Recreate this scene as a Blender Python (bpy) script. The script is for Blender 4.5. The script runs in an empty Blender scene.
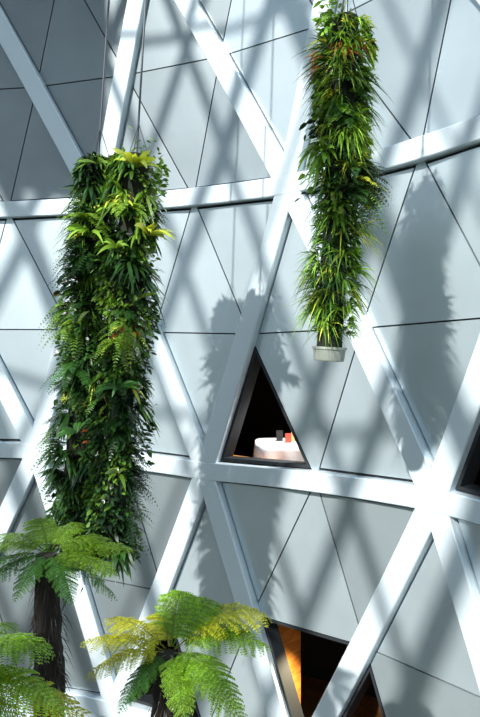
import bpy, math, random
import numpy as np
from mathutils import Vector
random.seed(7); rng=np.random.default_rng(11)
S=bpy.context.scene
S.view_settings.view_transform='Standard'

CX,CY,R=-5.92,1.51,10.35           # the wall is the inside of a big drum
GZ=-6.6
SUN=Vector((1.2,1.6,-1.3)).normalized()

def P(th,z,r=R):
    a=math.radians(th); return Vector((CX+r*math.sin(a),CY+r*math.cos(a),z))
def inward(th):
    a=math.radians(th); return Vector((-math.sin(a),-math.cos(a),0))

# ---------------- materials
def newmat(name):
    m=bpy.data.materials.new(name); m.use_nodes=True
    nt=m.node_tree; return m,nt,nt.nodes['Principled BSDF']
def metal(name,col,rough=.45,metallic=.1,attr=False,var=.06,scale=1.2):
    m,nt,b=newmat(name); N=nt.nodes; L=nt.links
    b.inputs['Roughness'].default_value=rough; b.inputs['Metallic'].default_value=metallic
    tc=N.new('ShaderNodeTexCoord'); no=N.new('ShaderNodeTexNoise'); no.inputs['Scale'].default_value=scale; no.inputs['Detail'].default_value=5
    L.new(tc.outputs['Object'],no.inputs['Vector'])
    mr=N.new('ShaderNodeMapRange'); mr.inputs['To Min'].default_value=1-var; mr.inputs['To Max'].default_value=1+var
    L.new(no.outputs['Fac'],mr.inputs['Value'])
    mx=N.new('ShaderNodeVectorMath'); mx.operation='SCALE'
    if attr:
        a=N.new('ShaderNodeAttribute'); a.attribute_name='tint'; L.new(a.outputs['Color'],mx.inputs[0])
    else: mx.inputs[0].default_value=col
    L.new(mr.outputs[0],mx.inputs['Scale']); L.new(mx.outputs[0],b.inputs['Base Color'])
    no2=N.new('ShaderNodeTexNoise'); no2.inputs['Scale'].default_value=90
    L.new(tc.outputs['Object'],no2.inputs['Vector'])
    bp=N.new('ShaderNodeBump'); bp.inputs['Strength'].default_value=.04; bp.inputs['Distance'].default_value=.01
    L.new(no2.outputs['Fac'],bp.inputs['Height']); L.new(bp.outputs[0],b.inputs['Normal'])
    return m
def wood(name,c1,c2):
    m,nt,b=newmat(name); N=nt.nodes; L=nt.links
    tc=N.new('ShaderNodeTexCoord'); mp=N.new('ShaderNodeMapping'); mp.inputs['Scale'].default_value=(1,1,9)
    w=N.new('ShaderNodeTexNoise'); w.inputs['Scale'].default_value=3; w.inputs['Detail'].default_value=6
    r=N.new('ShaderNodeValToRGB'); r.color_ramp.elements[0].color=(*c1,1); r.color_ramp.elements[1].color=(*c2,1)
    r.color_ramp.elements[0].position=.35; r.color_ramp.elements[1].position=.65
    L.new(tc.outputs['Object'],mp.inputs[0]); L.new(mp.outputs[0],w.inputs['Vector']); L.new(w.outputs['Fac'],r.inputs[0]); L.new(r.outputs[0],b.inputs['Base Color'])
    b.inputs['Roughness'].default_value=.5
    return m
def leafmat(name,transl=.35):
    m,nt,b=newmat(name); N=nt.nodes; L=nt.links
    a=N.new('ShaderNodeAttribute'); a.attribute_name='tint'
    L.new(a.outputs['Color'],b.inputs['Base Color']); b.inputs['Roughness'].default_value=.33
    t=N.new('ShaderNodeBsdfTranslucent'); g=N.new('ShaderNodeVectorMath'); g.operation='MULTIPLY'; g.inputs[1].default_value=(1.5,1.3,.4)
    L.new(a.outputs['Color'],g.inputs[0]); L.new(g.outputs[0],t.inputs['Color'])
    mx=N.new('ShaderNodeMixShader'); mx.inputs[0].default_value=transl
    L.new(b.outputs[0],mx.inputs[1]); L.new(t.outputs[0],mx.inputs[2]); L.new(mx.outputs[0],N['Material Output'].inputs['Surface'])
    return m
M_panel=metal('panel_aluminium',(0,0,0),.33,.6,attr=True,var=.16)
M_beam=metal('beam_painted_steel',(.64,.735,.785),.36,.2)
M_dark=metal('dark_backing',(.012,.016,.02),.7,0)
M_room=metal('dark_room_finish',(.014,.011,.010),.8,0)
M_wood=wood('orange_wood',(.60,.20,.03),(.85,.36,.07))
M_floor=wood('wood_floor',(.25,.10,.03),(.40,.17,.05))
M_frame=metal('roof_steel',(.75,.78,.80),.5,.1)
M_cable=metal('cable_steel',(.08,.09,.10),.4,.6)
M_tray=metal('tray_galvanised',(.30,.33,.29),.45,.3,var=.3,scale=9)
M_core=metal('moss_core',(.012,.018,.008),.95,0,var=.5,scale=20)
M_bark=metal('fern_bark',(.014,.010,.008),.95,0,var=.6,scale=25)
M_cloth=metal('white_linen',(.90,.92,.94),.8,0,var=.02)
M_red=metal('red_card',(.45,.07,.04),.5,0)
M_tan=metal('tan_card',(.75,.35,.15),.5,0)
M_black=metal('black_card',(.02,.02,.02),.4,0)
M_leaf=leafmat('leaf',.3); M_frond=leafmat('frond',.5)
M_soil=metal('garden_soil',(.03,.035,.02),.95,0,var=.5,scale=3)
M_added_bulb,nt,b_=newmat('added_lamp_glow'); b_.inputs['Emission Color'].default_value=(1,.85,.65,1); b_.inputs['Emission Strength'].default_value=8

# ---------------- mesh helpers
def link(o,parent=None):
    S.collection.objects.link(o)
    if parent: o.parent=parent
    return o
def mk(name,v,f,mat,parent=None,tint=None,smooth=False):
    me=bpy.data.meshes.new(name); me.from_pydata([tuple(p) for p in v],[],f); me.update()
    if mat: me.materials.append(mat)
    if tint is not None:
        a=me.color_attributes.new('tint','FLOAT_COLOR','POINT')
        c=np.ones((len(v),4),np.float32); c[:,:3]=tint; a.data.foreach_set('color',c.ravel())
    if smooth: me.polygons.foreach_set('use_smooth',[True]*len(me.polygons))
    return link(bpy.data.objects.new(name,me),parent)
def empty(name,loc=(0,0,0)):
    e=bpy.data.objects.new(name,None); e.empty_display_size=.2; S.collection.objects.link(e); return e
class Acc:
    def __init__(s): s.v=[];s.f=[];s.c=[]
    def add(s,v,f,c=None):
        o=len(s.v); s.v+=[tuple(p) for p in v]; s.f+=[tuple(i+o for i in q) for q in f]
        if c is not None: s.c+=[c]*len(v)
    def obj(s,name,mat,parent=None,smooth=False): return mk(name,s.v,s.f,mat,parent,np.array(s.c) if s.c else None,smooth)
BOXF=[(0,1,2,3),(7,6,5,4),(0,4,5,1),(1,5,6,2),(2,6,7,3),(3,7,4,0)]
def bar(acc,a,b,w,h,up):
    a=Vector(a);b=Vector(b);t=(b-a).normalized();s=t.cross(up).normalized();u=s.cross(t)
    v=[p+s*(i*w/2)+u*(j*h/2) for p in(a,b) for i,j in((-1,-1),(1,-1),(1,1),(-1,1))]
    acc.add(v,BOXF)
def tube(acc,pts,rad,n=10):
    v=[];f=[]
    pts=[Vector(p) for p in pts]
    for k,p in enumerate(pts):
        t=(pts[min(k+1,len(pts)-1)]-pts[max(k-1,0)]).normalized()
        s=t.cross(Vector((0,1,.01))).normalized();u=s.cross(t)
        r=rad[k] if hasattr(rad,'__len__') else rad
        v+=[p+(s*math.cos(2*math.pi*i/n)+u*math.sin(2*math.pi*i/n))*r for i in range(n)]
    for k in range(len(pts)-1):
        for i in range(n): f.append((k*n+i,k*n+(i+1)%n,(k+1)*n+(i+1)%n,(k+1)*n+i))
    f.append(tuple(range(n))[::-1]); f.append(tuple((len(pts)-1)*n+i for i in range(n)))
    acc.add(v,f)
def polarbox(acc,t0,t1,z0,z1,r0,r1,n=30):
    v=[];f=[]
    for i in range(n+1):
        t=t0+(t1-t0)*i/n
        v+=[P(t,z0,r0),P(t,z0,r1),P(t,z1,r1),P(t,z1,r0)]
    for i in range(n):
        for k in range(4): f.append((i*4+k,i*4+(k+1)%4,(i+1)*4+(k+1)%4,(i+1)*4+k))
    f.append((0,1,2,3)); f.append((n*4+3,n*4+2,n*4+1,n*4))
    acc.add(v,f)

# ---------------- diagrid wall
rows=[[(-16,-5.95),(3.5,-5.95),(22.5,-5.92),(40.2,-5.95),(61,-5.9),(82,-5.9)],
      [(-5,-1.95),(14.5,-1.93),(31.7,-2.02),(51.9,-1.87),(72,-1.95)],
      [(-17,2.05),(2,2.05),(20.8,2.04),(39.6,1.99),(61.3,2.22),(81,2.2)],
      [(-10,6.1),(7.7,6.1),(26,6.1),(45.5,6.1),(66,6.2)],
      [(-21,10.1),(0,10.1),(17,10.1),(36,10.1),(56,10.1),(77,10.1)]]
wall=empty('wall_front')
beams=Acc()
def beam(n0,n1,w,rin,rout=R+.09,n=8):
    v=[];f=[]
    for i in range(n+1):
        s=i/n; th=n0[0]+(n1[0]-n0[0])*s; z=n0[1]+(n1[1]-n0[1])*s
        e=.001; t=(P(th+(n1[0]-n0[0])*e,z+(n1[1]-n0[1])*e)-P(th,z)).normalized()
        nn=inward(th); sd=t.cross(nn).normalized()
        b=.012
        for (a,r) in ((-w/2,rout),(-w/2,rin+b),(-w/2+b,rin),(w/2-b,rin),(w/2,rin+b),(w/2,rout)):
            v.append(P(th,z,r)+sd*a)
    k=6
    for i in range(n):
        for j in range(k): f.append((i*k+j,i*k+(j+1)%k,(i+1)*k+(j+1)%k,(i+1)*k+j))
    beams.add(v,f)
for row in rows:
    for a,b in zip(row,row[1:]): beam(a,b,.26,R-.103)
tris=[]
for k in range(4):
    six,five=(rows[k],rows[k+1]) if k%2==0 else (rows[k+1],rows[k])
    for i in range(5):
        beam(six[i],five[i],.30,R-.100); beam(six[i+1],five[i],.30,R-.097)
        tris.append((six[i],six[i+1],five[i]))
        if i<4: tris.append((five[i],five[i+1],six[i+1]))
beams.obj('diagrid_beams',M_beam,wall)

def inset(tri,d):
    o=tri[0]; x=(tri[1]-o).normalized(); nrm=(tri[1]-o).cross(tri[2]-o).normalized(); y=nrm.cross(x)
    q=[np.array(((p-o).dot(x),(p-o).dot(y))) for p in tri]
    c=sum(q)/3; lines=[]
    for i in range(3):
        a,b=q[i],q[(i+1)%3]; n=np.array((-(b-a)[1],(b-a)[0])); n/=np.linalg.norm(n)
        if np.dot(c-a,n)<0:n=-n
        lines.append((n,np.dot(a,n)+d[i]))
    out=[]
    for i in range(3):
        (n1,k1),(n2,k2)=lines[(i-1)%3],lines[i]
        s=np.linalg.solve(np.array([n1,n2]),np.array([k1,k2])); out.append(o+x*s[0]+y*s[1])
    return out,nrm
panels=Acc(); back=Acc()
opens=[(31.7,-2.02,1),(40.2,-5.95,0),(40.2,-5.95,1),(51.9,-1.87,1),(22.5,-5.92,1)]
wins=[]
for T in tris:
    m=[((T[i][0]+T[(i+1)%3][0])/2,(T[i][1]+T[(i+1)%3][1])/2) for i in range(3)]
    subs=[((T[0],m[0],m[2]),(1,0,1),T[0]),((m[0],T[1],m[1]),(1,1,0),T[1]),((m[1],T[2],m[2]),(1,1,0),T[2]),((m[0],m[1],m[2]),(0,0,0),None)]
    for (s,e,corner) in subs:
        B=.170; pts=[P(a,z,R+.04) for a,z in s]
        is_open=False
        if corner:
            for (ot,oz,kind) in opens:
                if abs(corner[0]-ot)<.01 and abs(corner[1]-oz)<.01:
                    upward = T[0][1]<T[2][1]-1
                    if kind==1 and upward and corner is T[0]: is_open=True
                    if kind==0 and (not upward) and corner is T[2]: is_open=True
        if is_open:
            wins.append((pts,e)); continue
        ins,nrm=inset(pts,[B if k else .010 for k in e])
        ctr=sum(ins,Vector())/3; th=math.degrees(math.atan2(ctr.x-CX,ctr.y-CY)); inn=inward(th)
        if nrm.dot(inn)<0: nrm=-nrm
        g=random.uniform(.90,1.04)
        if th<24 and ctr.z>2: g*=.46  # upper-left shadow also put into the panel colour
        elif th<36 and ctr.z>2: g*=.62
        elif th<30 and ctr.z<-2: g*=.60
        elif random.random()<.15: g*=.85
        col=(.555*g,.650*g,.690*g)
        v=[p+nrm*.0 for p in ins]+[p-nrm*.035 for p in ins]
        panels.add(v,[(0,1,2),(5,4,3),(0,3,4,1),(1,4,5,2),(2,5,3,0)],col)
        v=[p-inn*.045 for p in pts]+[p-inn*.07 for p in pts]
        back.add(v,[(0,1,2),(5,4,3),(0,3,4,1),(1,4,5,2),(2,5,3,0)])
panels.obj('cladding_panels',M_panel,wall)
back.obj('panel_backing',M_dark,wall)
sk=Acc(); polarbox(sk,-21,82,GZ,-6.05,R-.02,R+.1,40); sk.obj('wall_plinth',M_beam,wall)
for i,(pts,e) in enumerate(wins):
    a=Acc()
    o1,nrm=inset(pts,[.15 if k else .0 for k in e]); o2,_=inset(pts,[.195 if k else .035 for k in e])
    inn=inward(math.degrees(math.atan2(pts[0].x-CX,pts[0].y-CY)))
    if nrm.dot(inn)<0:nrm=-nrm
    v=[p+nrm*.01 for p in o1]+[p+nrm*.01 for p in o2]+[p-nrm*.22 for p in o1]+[p-nrm*.22 for p in o2]
    f=[]
    for k in range(3):
        j=(k+1)%3; f+=[(k,j,3+j,3+k),(6+k,9+k,9+j,6+j),(k,6+k,6+j,j),(3+k,3+j,9+j,9+k)]
    a.add(v,f); a.obj('window_%d'%(i+1),M_dark)
a=Acc(); polarbox(a,-20,84,GZ,10.2,R+3.4,R+3.6,50)
for t in(-20,83.6): polarbox(a,t,t+.4,GZ,10.2,R+.13,R+3.4,1)
a.obj('wall_back',M_room)
a=Acc(); polarbox(a,-20,84,-2.62,-2.45,R+.13,R+3.4,50); polarbox(a,-20,84,GZ,GZ+.12,R+.13,R+3.4,50); a.obj('floor',M_floor)
a=Acc(); polarbox(a,-20,84,1.2,1.4,R+.13,R+3.4,50); polarbox(a,-20,84,10.05,10.2,R+.1,R+3.4,50); a.obj('ceiling',M_room)
a=Acc(); polarbox(a,31.5,41.5,-2.45,-1.84,R+.13,R+.40,12); a.obj('trim_1',M_wood)
a=Acc(); polarbox(a,36.9,37.2,-6.48,-2.63,R+.14,R+.95,1); a.obj('wall_partition',M_wood)

# ---------------- table with linen cloth
tb=empty('dining_table')
tc=Vector((.63,10.55,-1.64)); 
v=[];f=[];n=72
def rs(a,h):
    c,s=math.cos(a),math.sin(a); k=(abs(c)**5+abs(s)**5)**(-1/5); return Vector((c*k*h,s*k*h,0))
rowsn=[(.0,0,0),(.25,0,0),(.39,0,0),(.405,-.012,0),(.41,-.08,.004),(.42,-.2,.012),(.43,-.35,.020),(.44,-.5,.028)]
for (h,dz,w) in rowsn:
    for i in range(n):
        an=2*math.pi*i/n; p=rs(an,h); p*=1+w/.42*math.sin(an*9+1); p.z=dz; v.append(tc+p)
for k in range(len(rowsn)-1):
    for i in range(n): f.append((k*n+i,k*n+(i+1)%n,(k+1)*n+(i+1)%n,(k+1)*n+i))
mk('tablecloth',v,f,M_cloth,tb,smooth=True)
a=Acc()
for sx in(-1,1):
    for sy in(-1,1): bar(a,tc+Vector((.28*sx,.28*sy,-.02)),tc+Vector((.28*sx,.28*sy,-.81)),.05,.05,Vector((0,1,0)))
a.obj('table_legs',M_floor,tb)
def book(name,x,y,w,h,d,mat,lean=.15):
    a=Acc(); b=tc+Vector((x,y,.003)); top=b+Vector((0,lean*h,h))
    bar(a,b,top,w,d,Vector((0,1,0))); return a.obj(name,mat)
book('menu_card',-.03,.06,.10,.16,.02,M_black); book('menu_card.001',.20,.02,.11,.15,.02,M_tan)
book('drinks_box',.09,-.08,.09,.13,.07,M_red,0)
book('table_sign',-.17,-.1,.09,.06,.01,M_cloth,.4)
def add_fill_lamp(p,target,power,col,ceilz,ang=80):
    e=empty('added_lamp'); a=Acc(); p=Vector(p); d=Vector((0,0,1))
    tube(a,[p+d*.0,p+d*.06,p+d*.14,p+d*.2],[.16,.14,.06,.03],24); tube(a,[p+d*.2,(p.x,p.y,ceilz)],.008,8); a.obj('added_lamp_shade',M_black,e)
    a=Acc(); tube(a,[p-d*.012,p-d*.002],[.09,.10],20); a.obj('added_bulb',M_added_bulb,e)
    L=bpy.data.lights.new('added_lamp_light','SPOT'); L.energy=power; L.color=col; L.spot_size=math.radians(ang); L.spot_blend=.6; L.shadow_soft_size=.06
    o=bpy.data.objects.new('added_lamp_light',L); S.collection.objects.link(o); o.parent=e; o.location=p-d*.05
    o.rotation_euler=(Vector(target)-o.location).to_track_quat('-Z','Y').to_euler()
add_fill_lamp((.98,10.02,-.12),(.60,10.4,-1.85),330,(1,.98,.95),1.2,75)  # added out of view behind a panel to brighten the tablecloth
add_fill_lamp((1.35,9.75,-4.2),(.6,9.6,-5.9),380,(1,.80,.5),-2.62,100)  # second added light, brightens the wood in the lower opening

# ---------------- leaf machinery
def nrmz(a): return a/np.maximum(np.linalg.norm(a,axis=-1,keepdims=True),1e-9)
class Leaves:
    def __init__(s): s.V=[];s.F=[];s.C=[];s.o=0
    def straps(s,root,d,L,W,droop,col,segs=4,prof='strap',jit=.35,up=None):
        N=len(root); t=np.linspace(0,1,segs+1)[None,:,None]
        L=np.broadcast_to(L,(N,)).reshape(N,1,1); W=np.broadcast_to(W,(N,)).reshape(N,1,1); droop=np.broadcast_to(droop,(N,)).reshape(N,1,1)
        d=nrmz(d)
        pos=root[:,None,:]+d[:,None,:]*L*t
        pos=pos-np.array([0,0,1.0])*droop*L*t**2
        u=(np.array([[0,0,1.0]]) if up is None else up)+rng.normal(0,jit,(N,3))
        sd=nrmz(np.cross(d,u))[:,None,:]
        tt=np.linspace(0,1,segs+1)
        if prof=='strap': w=np.minimum(1,.55+tt*1.6)*np.clip((1-tt)*2.2,0.06,1)
        elif prof=='ovate': w=np.sin(np.pi*np.clip(tt*.93+.05,0,1))**.8
        else: w=np.array([1.0,.85,.1])[:segs+1] if segs==2 else 1-tt*.9
        w=w[None,:,None]
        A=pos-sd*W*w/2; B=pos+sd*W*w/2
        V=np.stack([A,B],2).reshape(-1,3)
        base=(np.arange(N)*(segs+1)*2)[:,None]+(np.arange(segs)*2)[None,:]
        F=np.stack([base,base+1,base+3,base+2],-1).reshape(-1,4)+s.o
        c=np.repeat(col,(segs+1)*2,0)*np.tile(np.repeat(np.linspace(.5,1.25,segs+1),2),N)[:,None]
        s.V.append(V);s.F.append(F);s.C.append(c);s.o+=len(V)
    def frond(s,root,d,L,droop,npair,pl,pw,col,bip=0):
        d=np.array(d,float);d/=np.linalg.norm(d)
        t=np.linspace(.12,1,npair)
        pos=root+d*L*t[:,None]-np.array([0,0,1.])*droop*L*(t**2)[:,None]
        tan=nrmz(d[None]*L-np.array([[0,0,1.]])*2*droop*L*t[:,None])
        sd=nrmz(np.cross(tan,[0,0,1.])+rng.normal(0,.03,(npair,3)))
        nn=np.cross(sd,tan)
        prof=np.sin(np.pi*np.clip(t*.86+.12,0,1))**.75
        s.straps(np.array([root]),d[None],np.array([L]),.008+.008*(bip>0),droop,np.array([col])*.6,segs=8,prof='lin',jit=.05)
        for sg in(-1,1):
            pd=nrmz(sd*sg+tan*.38+rng.normal(0,.07,(npair,3)))
            ln=pl*prof*rng.uniform(.9,1.08,npair)
            cc=np.tile(col,(npair,1))*rng.uniform(.8,1.2,(npair,1))
            if not bip: s.straps(pos,pd,ln,pw,.18,cc,segs=2,prof='lin',jit=.15,up=nn)
            else:
                s.straps(pos,pd,ln,.006,.3,cc*.7,segs=3,prof='lin',jit=.05,up=nn)
                for k in range(npair):
                    m=max(3,int(bip*prof[k])); q=np.linspace(.06,.97,m)
                    rp=pos[k]+pd[k]*ln[k]*q[:,None]-np.array([0,0,1.])*.3*ln[k]*(q**2)[:,None]
                    s2=np.cross(pd[k],nn[k]); s2/=np.linalg.norm(s2)
                    for g2 in(-1,1):
                        dd=s2*g2+pd[k]*.45+rng.normal(0,.13,(m,3))
                        pw2=ln[k]/m*.72
                        s.straps(rp,dd,ln[k]*.17*(1.05-q*.75)+.006,pw2,.25,np.tile(cc[k],(m,1))*rng.uniform(.75,1.25,(m,1)),segs=2,prof='lin',jit=.2,up=np.tile(nn[k],(m,1)))
    def obj(s,name,mat,parent):
        V=np.concatenate(s.V);F=np.concatenate(s.F);C=np.concatenate(s.C)
        me=bpy.data.meshes.new(name); me.vertices.add(len(V)); me.vertices.foreach_set('co',V.astype(np.float32).ravel())
        me.loops.add(len(F)*4); me.loops.foreach_set('vertex_index',F.astype(np.int32).ravel())
        me.polygons.add(len(F)); me.polygons.foreach_set('loop_start',np.arange(0,len(F)*4,4,dtype=np.int32))
        me.polygons.foreach_set('use_smooth',np.ones(len(F),bool))
        me.update(calc_edges=True); me.materials.append(mat)
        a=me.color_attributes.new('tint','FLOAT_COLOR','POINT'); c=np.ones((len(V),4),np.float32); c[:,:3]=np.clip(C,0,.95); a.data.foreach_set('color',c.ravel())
        return link(bpy.data.objects.new(name,me),parent)

DK=np.array((.007,.022,.009));MD=np.array((.034,.105,.020));BR=np.array((.22,.40,.04));YL=np.array((.58,.68,.08));RD=np.array((.40,.09,.03))
def planter(top,bot,rc,count,seed,mode,cabletop):
    global rng
    rng=np.random.default_rng(seed)
    top=np.array(top);bot=np.array(bot);ax=(top-bot);H=np.linalg.norm(ax);axn=ax/H
    par=empty('hanging_planter')
    a=Acc(); 
    tube(a,[bot+axn*H*k/20 for k in range(21)],[rc*.8*(1+.06*math.sin(k*2.3+seed)) for k in range(21)],18)
    a.obj('moss_core',M_core,par,smooth=False)
    a=Acc(); tr=rc*1.02
    tube(a,[bot-axn*.12,bot-axn*.11,bot-axn*.012,bot-axn*.01,bot+axn*.012],[tr*.88,tr*.92,tr,tr*1.07,tr*1.07],32); a.obj('drip_tray',M_tray,par)
    a=Acc(); 
    for k in(.2,.4,.6,.8): tube(a,[bot+axn*(H*k-.01),bot+axn*(H*k+.01)],rc*.85,18)
    a.obj('cage_rings',M_cable,par)
    a=Acc(); ct=np.array(cabletop)
    tube(a,[top-axn*.1,ct],.012,8)
    for an in(0,2.1,4.2): tube(a,[top-axn*.05+np.array((math.cos(an),math.sin(an),0))*rc*.8,top+axn*.35],.005,6)
    a.obj('cable',M_cable,par)
    Lv=Leaves()
    ns=80 if mode=='L' else 60; sp=rng.uniform(0,2*math.pi,ns); sz=rng.uniform(0,1,ns)
    kinds=rng.choice(['grass','ivy','fern','ros','grass2'],ns,p=[.52,.16,.08,.08,.16] if mode=='R' else [.08,.26,.28,.28,.10])
    tone=rng.uniform(0,1,ns); bulge=rng.uniform(.40,1.2,ns); reach=rng.uniform(.7,1.4,ns)
    for c in range(count):
        ph=rng.uniform(0,2*math.pi); zz=(c+rng.uniform())/count
        if mode=='R': zz=.035+.965*zz
        n=np.array((math.cos(ph),math.sin(ph),0)); tg=np.array((-math.sin(ph),math.cos(ph),0))
        dd=((np.angle(np.exp(1j*(sp-ph))))*rc*1.6)**2+((sz-zz)*H)**2; j=int(np.argmin(dd)); k=kinds[j]
        root=bot+axn*H*zz+n*rc*bulge[j]
        rch=reach[j]*(1 if zz<.93 else .75)*(.92 if mode=='R' else 1)
        up0=0
        if mode=='R' and zz<.12: up0=.45; rch*=.9
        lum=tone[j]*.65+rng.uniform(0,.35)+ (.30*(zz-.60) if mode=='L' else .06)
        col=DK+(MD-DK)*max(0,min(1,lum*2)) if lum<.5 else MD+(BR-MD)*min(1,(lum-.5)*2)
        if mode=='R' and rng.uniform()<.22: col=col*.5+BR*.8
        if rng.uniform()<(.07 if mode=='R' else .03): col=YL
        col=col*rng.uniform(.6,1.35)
        if mode=='R' and .86<zz<.93 and rng.uniform()<.12: col=RD
        if mode=='L' and .25<zz<.7 and rng.uniform()<.02: col=RD*.35
        if k in('grass','grass2'):
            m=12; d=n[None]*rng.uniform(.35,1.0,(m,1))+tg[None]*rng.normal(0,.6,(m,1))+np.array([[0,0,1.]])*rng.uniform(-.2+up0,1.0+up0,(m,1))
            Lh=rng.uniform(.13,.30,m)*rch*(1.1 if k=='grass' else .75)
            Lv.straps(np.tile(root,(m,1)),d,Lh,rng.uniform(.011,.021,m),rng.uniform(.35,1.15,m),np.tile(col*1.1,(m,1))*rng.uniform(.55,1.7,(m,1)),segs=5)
        elif k=='ivy':
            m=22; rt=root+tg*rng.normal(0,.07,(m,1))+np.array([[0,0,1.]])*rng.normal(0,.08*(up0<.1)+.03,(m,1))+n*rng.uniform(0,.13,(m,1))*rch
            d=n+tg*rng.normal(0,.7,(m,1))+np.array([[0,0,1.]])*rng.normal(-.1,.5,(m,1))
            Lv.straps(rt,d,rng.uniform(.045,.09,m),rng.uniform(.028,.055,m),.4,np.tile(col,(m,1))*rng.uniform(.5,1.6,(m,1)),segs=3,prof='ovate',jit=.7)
        elif k=='fern':
            for q in range(5):
                d=n*rng.uniform(.5,1)+tg*rng.normal(0,.6)+np.array((0,0,1.))*rng.uniform(-.1+up0,.8+up0)
                Lv.frond(root,d,rng.uniform(.20,.34)*rch,rng.uniform(.4,1.0),14,.06,.016,col*rng.uniform(.7,1.5))
        else:
            m=9; d=n*rng.uniform(.3,1,(m,1))+tg*rng.normal(0,.7,(m,1))+np.array([[0,0,1.]])*rng.uniform(-.4+up0,.9+up0,(m,1))
            Lv.straps(np.tile(root+n*.05,(m,1)),d,rng.uniform(.12,.24,m)*rch,rng.uniform(.03,.055,m),rng.uniform(.3,1.1,m),np.tile(col,(m,1))*rng.uniform(.7,1.4,(m,1)),segs=5,prof='ovate')
    m=50; rt=top+np.stack([rng.normal(0,rc*.5,m),rng.normal(0,rc*.5,m),np.full(m,-.05)],1)
    d=np.stack([rng.normal(0,.6,m),rng.normal(0,.6,m),rng.uniform(.2,1,m)],1)
    Lv.straps(rt,d,rng.uniform(.08,.2,m),.018,.6,np.tile(BR,(m,1))*rng.uniform(.3,1.4,(m,1)),segs=5)
    return par,Lv,(bot,axn,H)
def birdnest(Lv,root,col,m,L,W,bias):
    root=np.array(root,float)
    ang=rng.uniform(0,2*math.pi,m)
    d=np.stack([np.cos(ang),np.sin(ang),rng.uniform(.3,1.1,m)],1)+np.array(bias)
    Lv.straps(np.tile(root,(m,1)),d,rng.uniform(.8,1.15,m)*L,W,rng.uniform(.3,.8,m),np.tile(col,(m,1))*rng.uniform(.75,1.25,(m,1)),segs=7,prof='ovate',jit=.3,up=np.array([[0,-.8,.6]]))
def spider(Lv,root,col,m,L,W):
    root=np.array(root,float); ang=rng.uniform(0,2*math.pi,m)
    d=np.stack([np.cos(ang),np.sin(ang)*.6-.45,rng.uniform(.1,1.1,m)],1)
    Lv.straps(np.tile(root,(m,1)),d,rng.uniform(.6,1.15,m)*L,W,rng.uniform(.4,1.1,m),np.tile(col,(m,1))*rng.uniform(.6,1.4,(m,1)),segs=7)
par,Lv,_=planter((.985,6.5,2.93),(.83,6.5,-.14),.15,460,3,'R',(1.21,6.5,7.6))
for (x,z,c_) in((.97,2.3,BR),(.88,1.75,BR*1.2),(1.0,1.5,YL*.7),(.84,1.05,BR),(.95,.7,BR*1.2),(.84,.35,YL*.7),(.93,.2,BR*1.1),(.76,.22,BR)): spider(Lv,(x,6.34,z),c_,24,.30,.017)
Lv.obj('foliage',M_leaf,par)
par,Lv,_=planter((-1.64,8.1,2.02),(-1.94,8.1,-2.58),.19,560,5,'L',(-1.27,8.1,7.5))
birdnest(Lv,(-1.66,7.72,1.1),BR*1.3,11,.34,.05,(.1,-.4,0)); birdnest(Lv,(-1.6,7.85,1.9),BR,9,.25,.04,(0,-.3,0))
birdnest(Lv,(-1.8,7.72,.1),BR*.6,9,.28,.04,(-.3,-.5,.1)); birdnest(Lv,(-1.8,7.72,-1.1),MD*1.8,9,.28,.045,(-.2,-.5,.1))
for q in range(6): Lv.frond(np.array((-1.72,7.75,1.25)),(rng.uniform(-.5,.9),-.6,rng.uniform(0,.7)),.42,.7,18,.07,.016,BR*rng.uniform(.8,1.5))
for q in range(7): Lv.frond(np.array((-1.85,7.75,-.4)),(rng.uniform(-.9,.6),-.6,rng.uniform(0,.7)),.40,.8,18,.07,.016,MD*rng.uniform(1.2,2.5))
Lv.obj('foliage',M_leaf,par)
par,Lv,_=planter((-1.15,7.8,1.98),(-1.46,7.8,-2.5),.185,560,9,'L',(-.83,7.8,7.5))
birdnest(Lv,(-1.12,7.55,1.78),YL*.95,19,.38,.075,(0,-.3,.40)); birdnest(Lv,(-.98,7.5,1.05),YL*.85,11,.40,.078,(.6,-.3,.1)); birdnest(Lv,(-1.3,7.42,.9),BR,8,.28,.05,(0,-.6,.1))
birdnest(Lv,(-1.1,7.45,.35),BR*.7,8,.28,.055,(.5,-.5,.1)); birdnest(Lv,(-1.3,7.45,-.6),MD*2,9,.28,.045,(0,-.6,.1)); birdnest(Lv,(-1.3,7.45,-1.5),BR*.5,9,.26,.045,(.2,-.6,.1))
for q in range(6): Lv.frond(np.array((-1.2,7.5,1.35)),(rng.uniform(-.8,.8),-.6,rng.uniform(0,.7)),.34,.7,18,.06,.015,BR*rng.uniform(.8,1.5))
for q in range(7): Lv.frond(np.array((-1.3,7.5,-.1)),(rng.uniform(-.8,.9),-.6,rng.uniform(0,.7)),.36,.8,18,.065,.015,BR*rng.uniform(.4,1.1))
Lv.obj('foliage',M_leaf,par)

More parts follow.
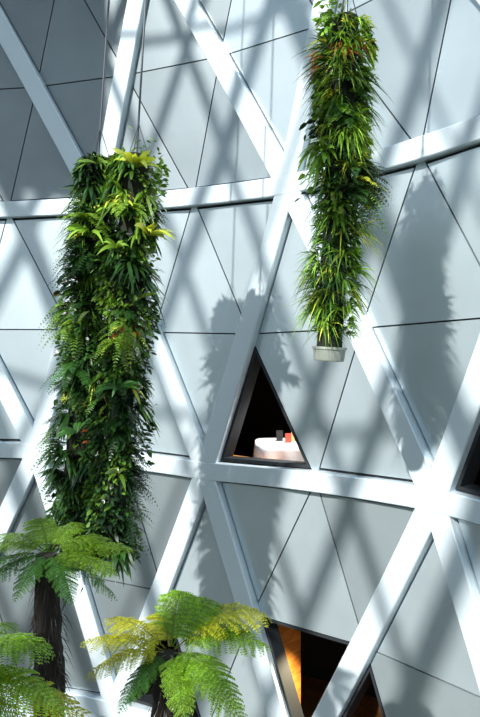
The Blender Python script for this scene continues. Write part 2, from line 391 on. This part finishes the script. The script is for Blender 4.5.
# ---------------- tree ferns
def treefern(crown,rt,specs,cols,seed,fl=1.0):
    global rng; rng=np.random.default_rng(seed)
    par=empty('tree_fern'); c=np.array(crown,float)
    n=22;K=46;v=[];f=[]
    H=c[2]-GZ
    for k in range(K+1):
        s=k/K; z=GZ+H*s; r=rt*(1.5-.6*s if s<.9 else .96-.3*(s-.9)*10)
        for i in range(n):
            an=2*math.pi*i/n; rr=r*(1+rng.uniform(-.16,.16)); v.append((c[0]+rr*math.cos(an)+.03*math.sin(s*4),c[1]+rr*math.sin(an),z))
    for k in range(K):
        for i in range(n): f.append((k*n+i,k*n+(i+1)%n,(k+1)*n+(i+1)%n,(k+1)*n+i))
    f.append(tuple(K*n+i for i in range(n)))
    mk('trunk',v,f,M_bark,par)
    Lv=Leaves()
    m=900; s=rng.uniform(.3,1,m); an=rng.uniform(0,2*math.pi,m)
    rtp=np.stack([c[0]+rt*.95*np.cos(an),c[1]+rt*.95*np.sin(an),GZ+H*s],1)
    d=np.stack([np.cos(an),np.sin(an),rng.uniform(-1.5,.3,m)],1)
    Lv.straps(rtp,d,rng.uniform(.05,.14,m),.008,.8,np.tile((.016,.013,.008),(m,1))*rng.uniform(.5,2,(m,1)),segs=3)
    Lv.obj('trunk_fibres',M_leaf,par)
    Lv=Leaves()
    for (az,el,L,dr,ci) in specs:
        a=math.radians(az+rng.uniform(-4,4)); e=math.radians(el)
        d=(math.cos(a)*math.cos(e),math.sin(a)*math.cos(e),math.sin(e))
        Lv.frond(c+np.array(d)*rt*.4,d,L*fl,dr,26,.19*L/.75,.02,cols[ci],bip=14)
    Lv.obj('fronds',M_frond,par)
Y2=np.array((.66,.70,.05)); G2=np.array((.27,.50,.04)); G1=np.array((.07,.21,.03))
treefern((-.52,5.2,-2.38),.12,[(10,48,1.1,.60,0),(-12,38,.9,.55,1),(-45,22,.75,.6,1),(-75,8,.5,.6,1),(178,25,.68,.35,0),(200,18,.6,.5,0),(150,35,.68,.4,0),
   (70,74,.74,.5,1),(40,62,.85,.6,1),(115,62,.55,.6,0),(-130,5,.45,.6,2),(-32,-5,.65,.5,1),(30,30,.8,.5,1)],[Y2,G2,G1],21)
treefern((-1.50,5.5,-1.74),.11,[(5,20,.66,.35,1),(-25,15,.6,.4,1),(175,25,.6,.4,1),(200,12,.6,.4,2),(60,50,.5,.5,1),(120,55,.55,.5,1),(-60,5,.45,.6,2),(-110,5,.40,.6,2),
   (-145,8,.5,.5,2),(25,35,.55,.5,1),(155,30,.6,.4,1),(-5,-10,.5,.5,2)],[Y2,G2*.75,G1],22)
treefern((-1.95,4.7,-2.28),.11,[(-5,45,.95,.6,1),(-20,18,.9,.5,1),(-38,0,.85,.45,1),(18,40,.7,.5,1),(-65,10,.7,.5,0),(60,40,.7,.5,1),(180,20,.8,.5,2),(120,30,.7,.5,2),
   (-120,10,.8,.5,2),(0,0,.95,.35,0),(-90,0,.7,.5,2)],[Y2*.9,G2,G1],23)

# ---------------- ground, greenhouse roof frame
a=Acc(); a.add([(-30,-30,GZ),(30,-30,GZ),(30,30,GZ),(-30,30,GZ)],[(0,1,2,3)]); a.obj('ground',M_soil)
e1=Vector((SUN.y,-SUN.x,0)).normalized(); e2=e1.cross(SUN).normalized()
if e2.z<0:e2=-e2
Pc=Vector((.3,10,0))-SUN*15
fr=Acc()
def Q(a,b): return Pc+e1*a+e2*b
random.seed(5)
for sg in(-1,1):
    x=-12
    while x<12:
        w=random.choice((.10,.18,.26,.38)); b0,b1=-7,9
        k=math.tan(math.radians(27))*sg
        bar(fr,Q(x+k*b0,b0),Q(x+k*b1,b1),w,.12,SUN)
        x+=random.uniform(1.1,2.0)
for b in(-7,-1.2,3.6,9): bar(fr,Q(-14,b),Q(14,b),.14,.2,SUN)
for (a0,a1,b0,b1) in((-7.5,-2.6,1.4,7),):  # opaque sheet added out of view to keep sun off the upper-left wall
    bar(fr,Q((a0+a1)/2,b0),Q((a0+a1)/2,b1),a1-a0,.03,SUN)
for x in(-13,13):
    t=Q(x,-7); bar(fr,t,(t.x,t.y,GZ),.3,.3,Vector((0,1,0))); t=Q(x,9); bar(fr,t,(t.x,t.y,GZ),.3,.3,Vector((0,1,0)))
fr.obj('greenhouse_roof_frame',M_frame)

# ---------------- light
L=bpy.data.lights.new('sun','SUN'); L.energy=7.0; L.angle=math.radians(1.0); L.color=(1,.975,.93)
o=bpy.data.objects.new('sun',L); S.collection.objects.link(o); o.location=(-8,-8,14); o.rotation_euler=SUN.to_track_quat('-Z','Y').to_euler()
W=bpy.data.worlds.new('sky'); S.world=W; W.use_nodes=True; N=W.node_tree.nodes; K=W.node_tree.links
b=N['Background']; b.inputs[1].default_value=.95
tcw=N.new('ShaderNodeTexCoord'); sx=N.new('ShaderNodeSeparateXYZ'); rp=N.new('ShaderNodeValToRGB')
K.new(tcw.outputs['Generated'],sx.inputs[0])
mr=N.new('ShaderNodeMapRange'); mr.inputs['From Min'].default_value=-1; K.new(sx.outputs['Z'],mr.inputs['Value']); K.new(mr.outputs[0],rp.inputs[0])
rp.color_ramp.elements[0].position=.42; rp.color_ramp.elements[0].color=(.20,.28,.28,1)
rp.color_ramp.elements[1].position=.95; rp.color_ramp.elements[1].color=(.62,.84,1.1,1)
e=rp.color_ramp.elements.new(.56); e.color=(.80,.90,.98,1)
K.new(rp.outputs[0],b.inputs[0])

cam=bpy.data.cameras.new('camera'); co=bpy.data.objects.new('camera',cam); S.collection.objects.link(co)
co.location=(0,0,0); co.rotation_euler=(math.radians(90),0,0); cam.sensor_width=36; cam.lens=36*700/717; cam.shift_y=-25.5/717
cam.clip_start=.05; S.camera=co
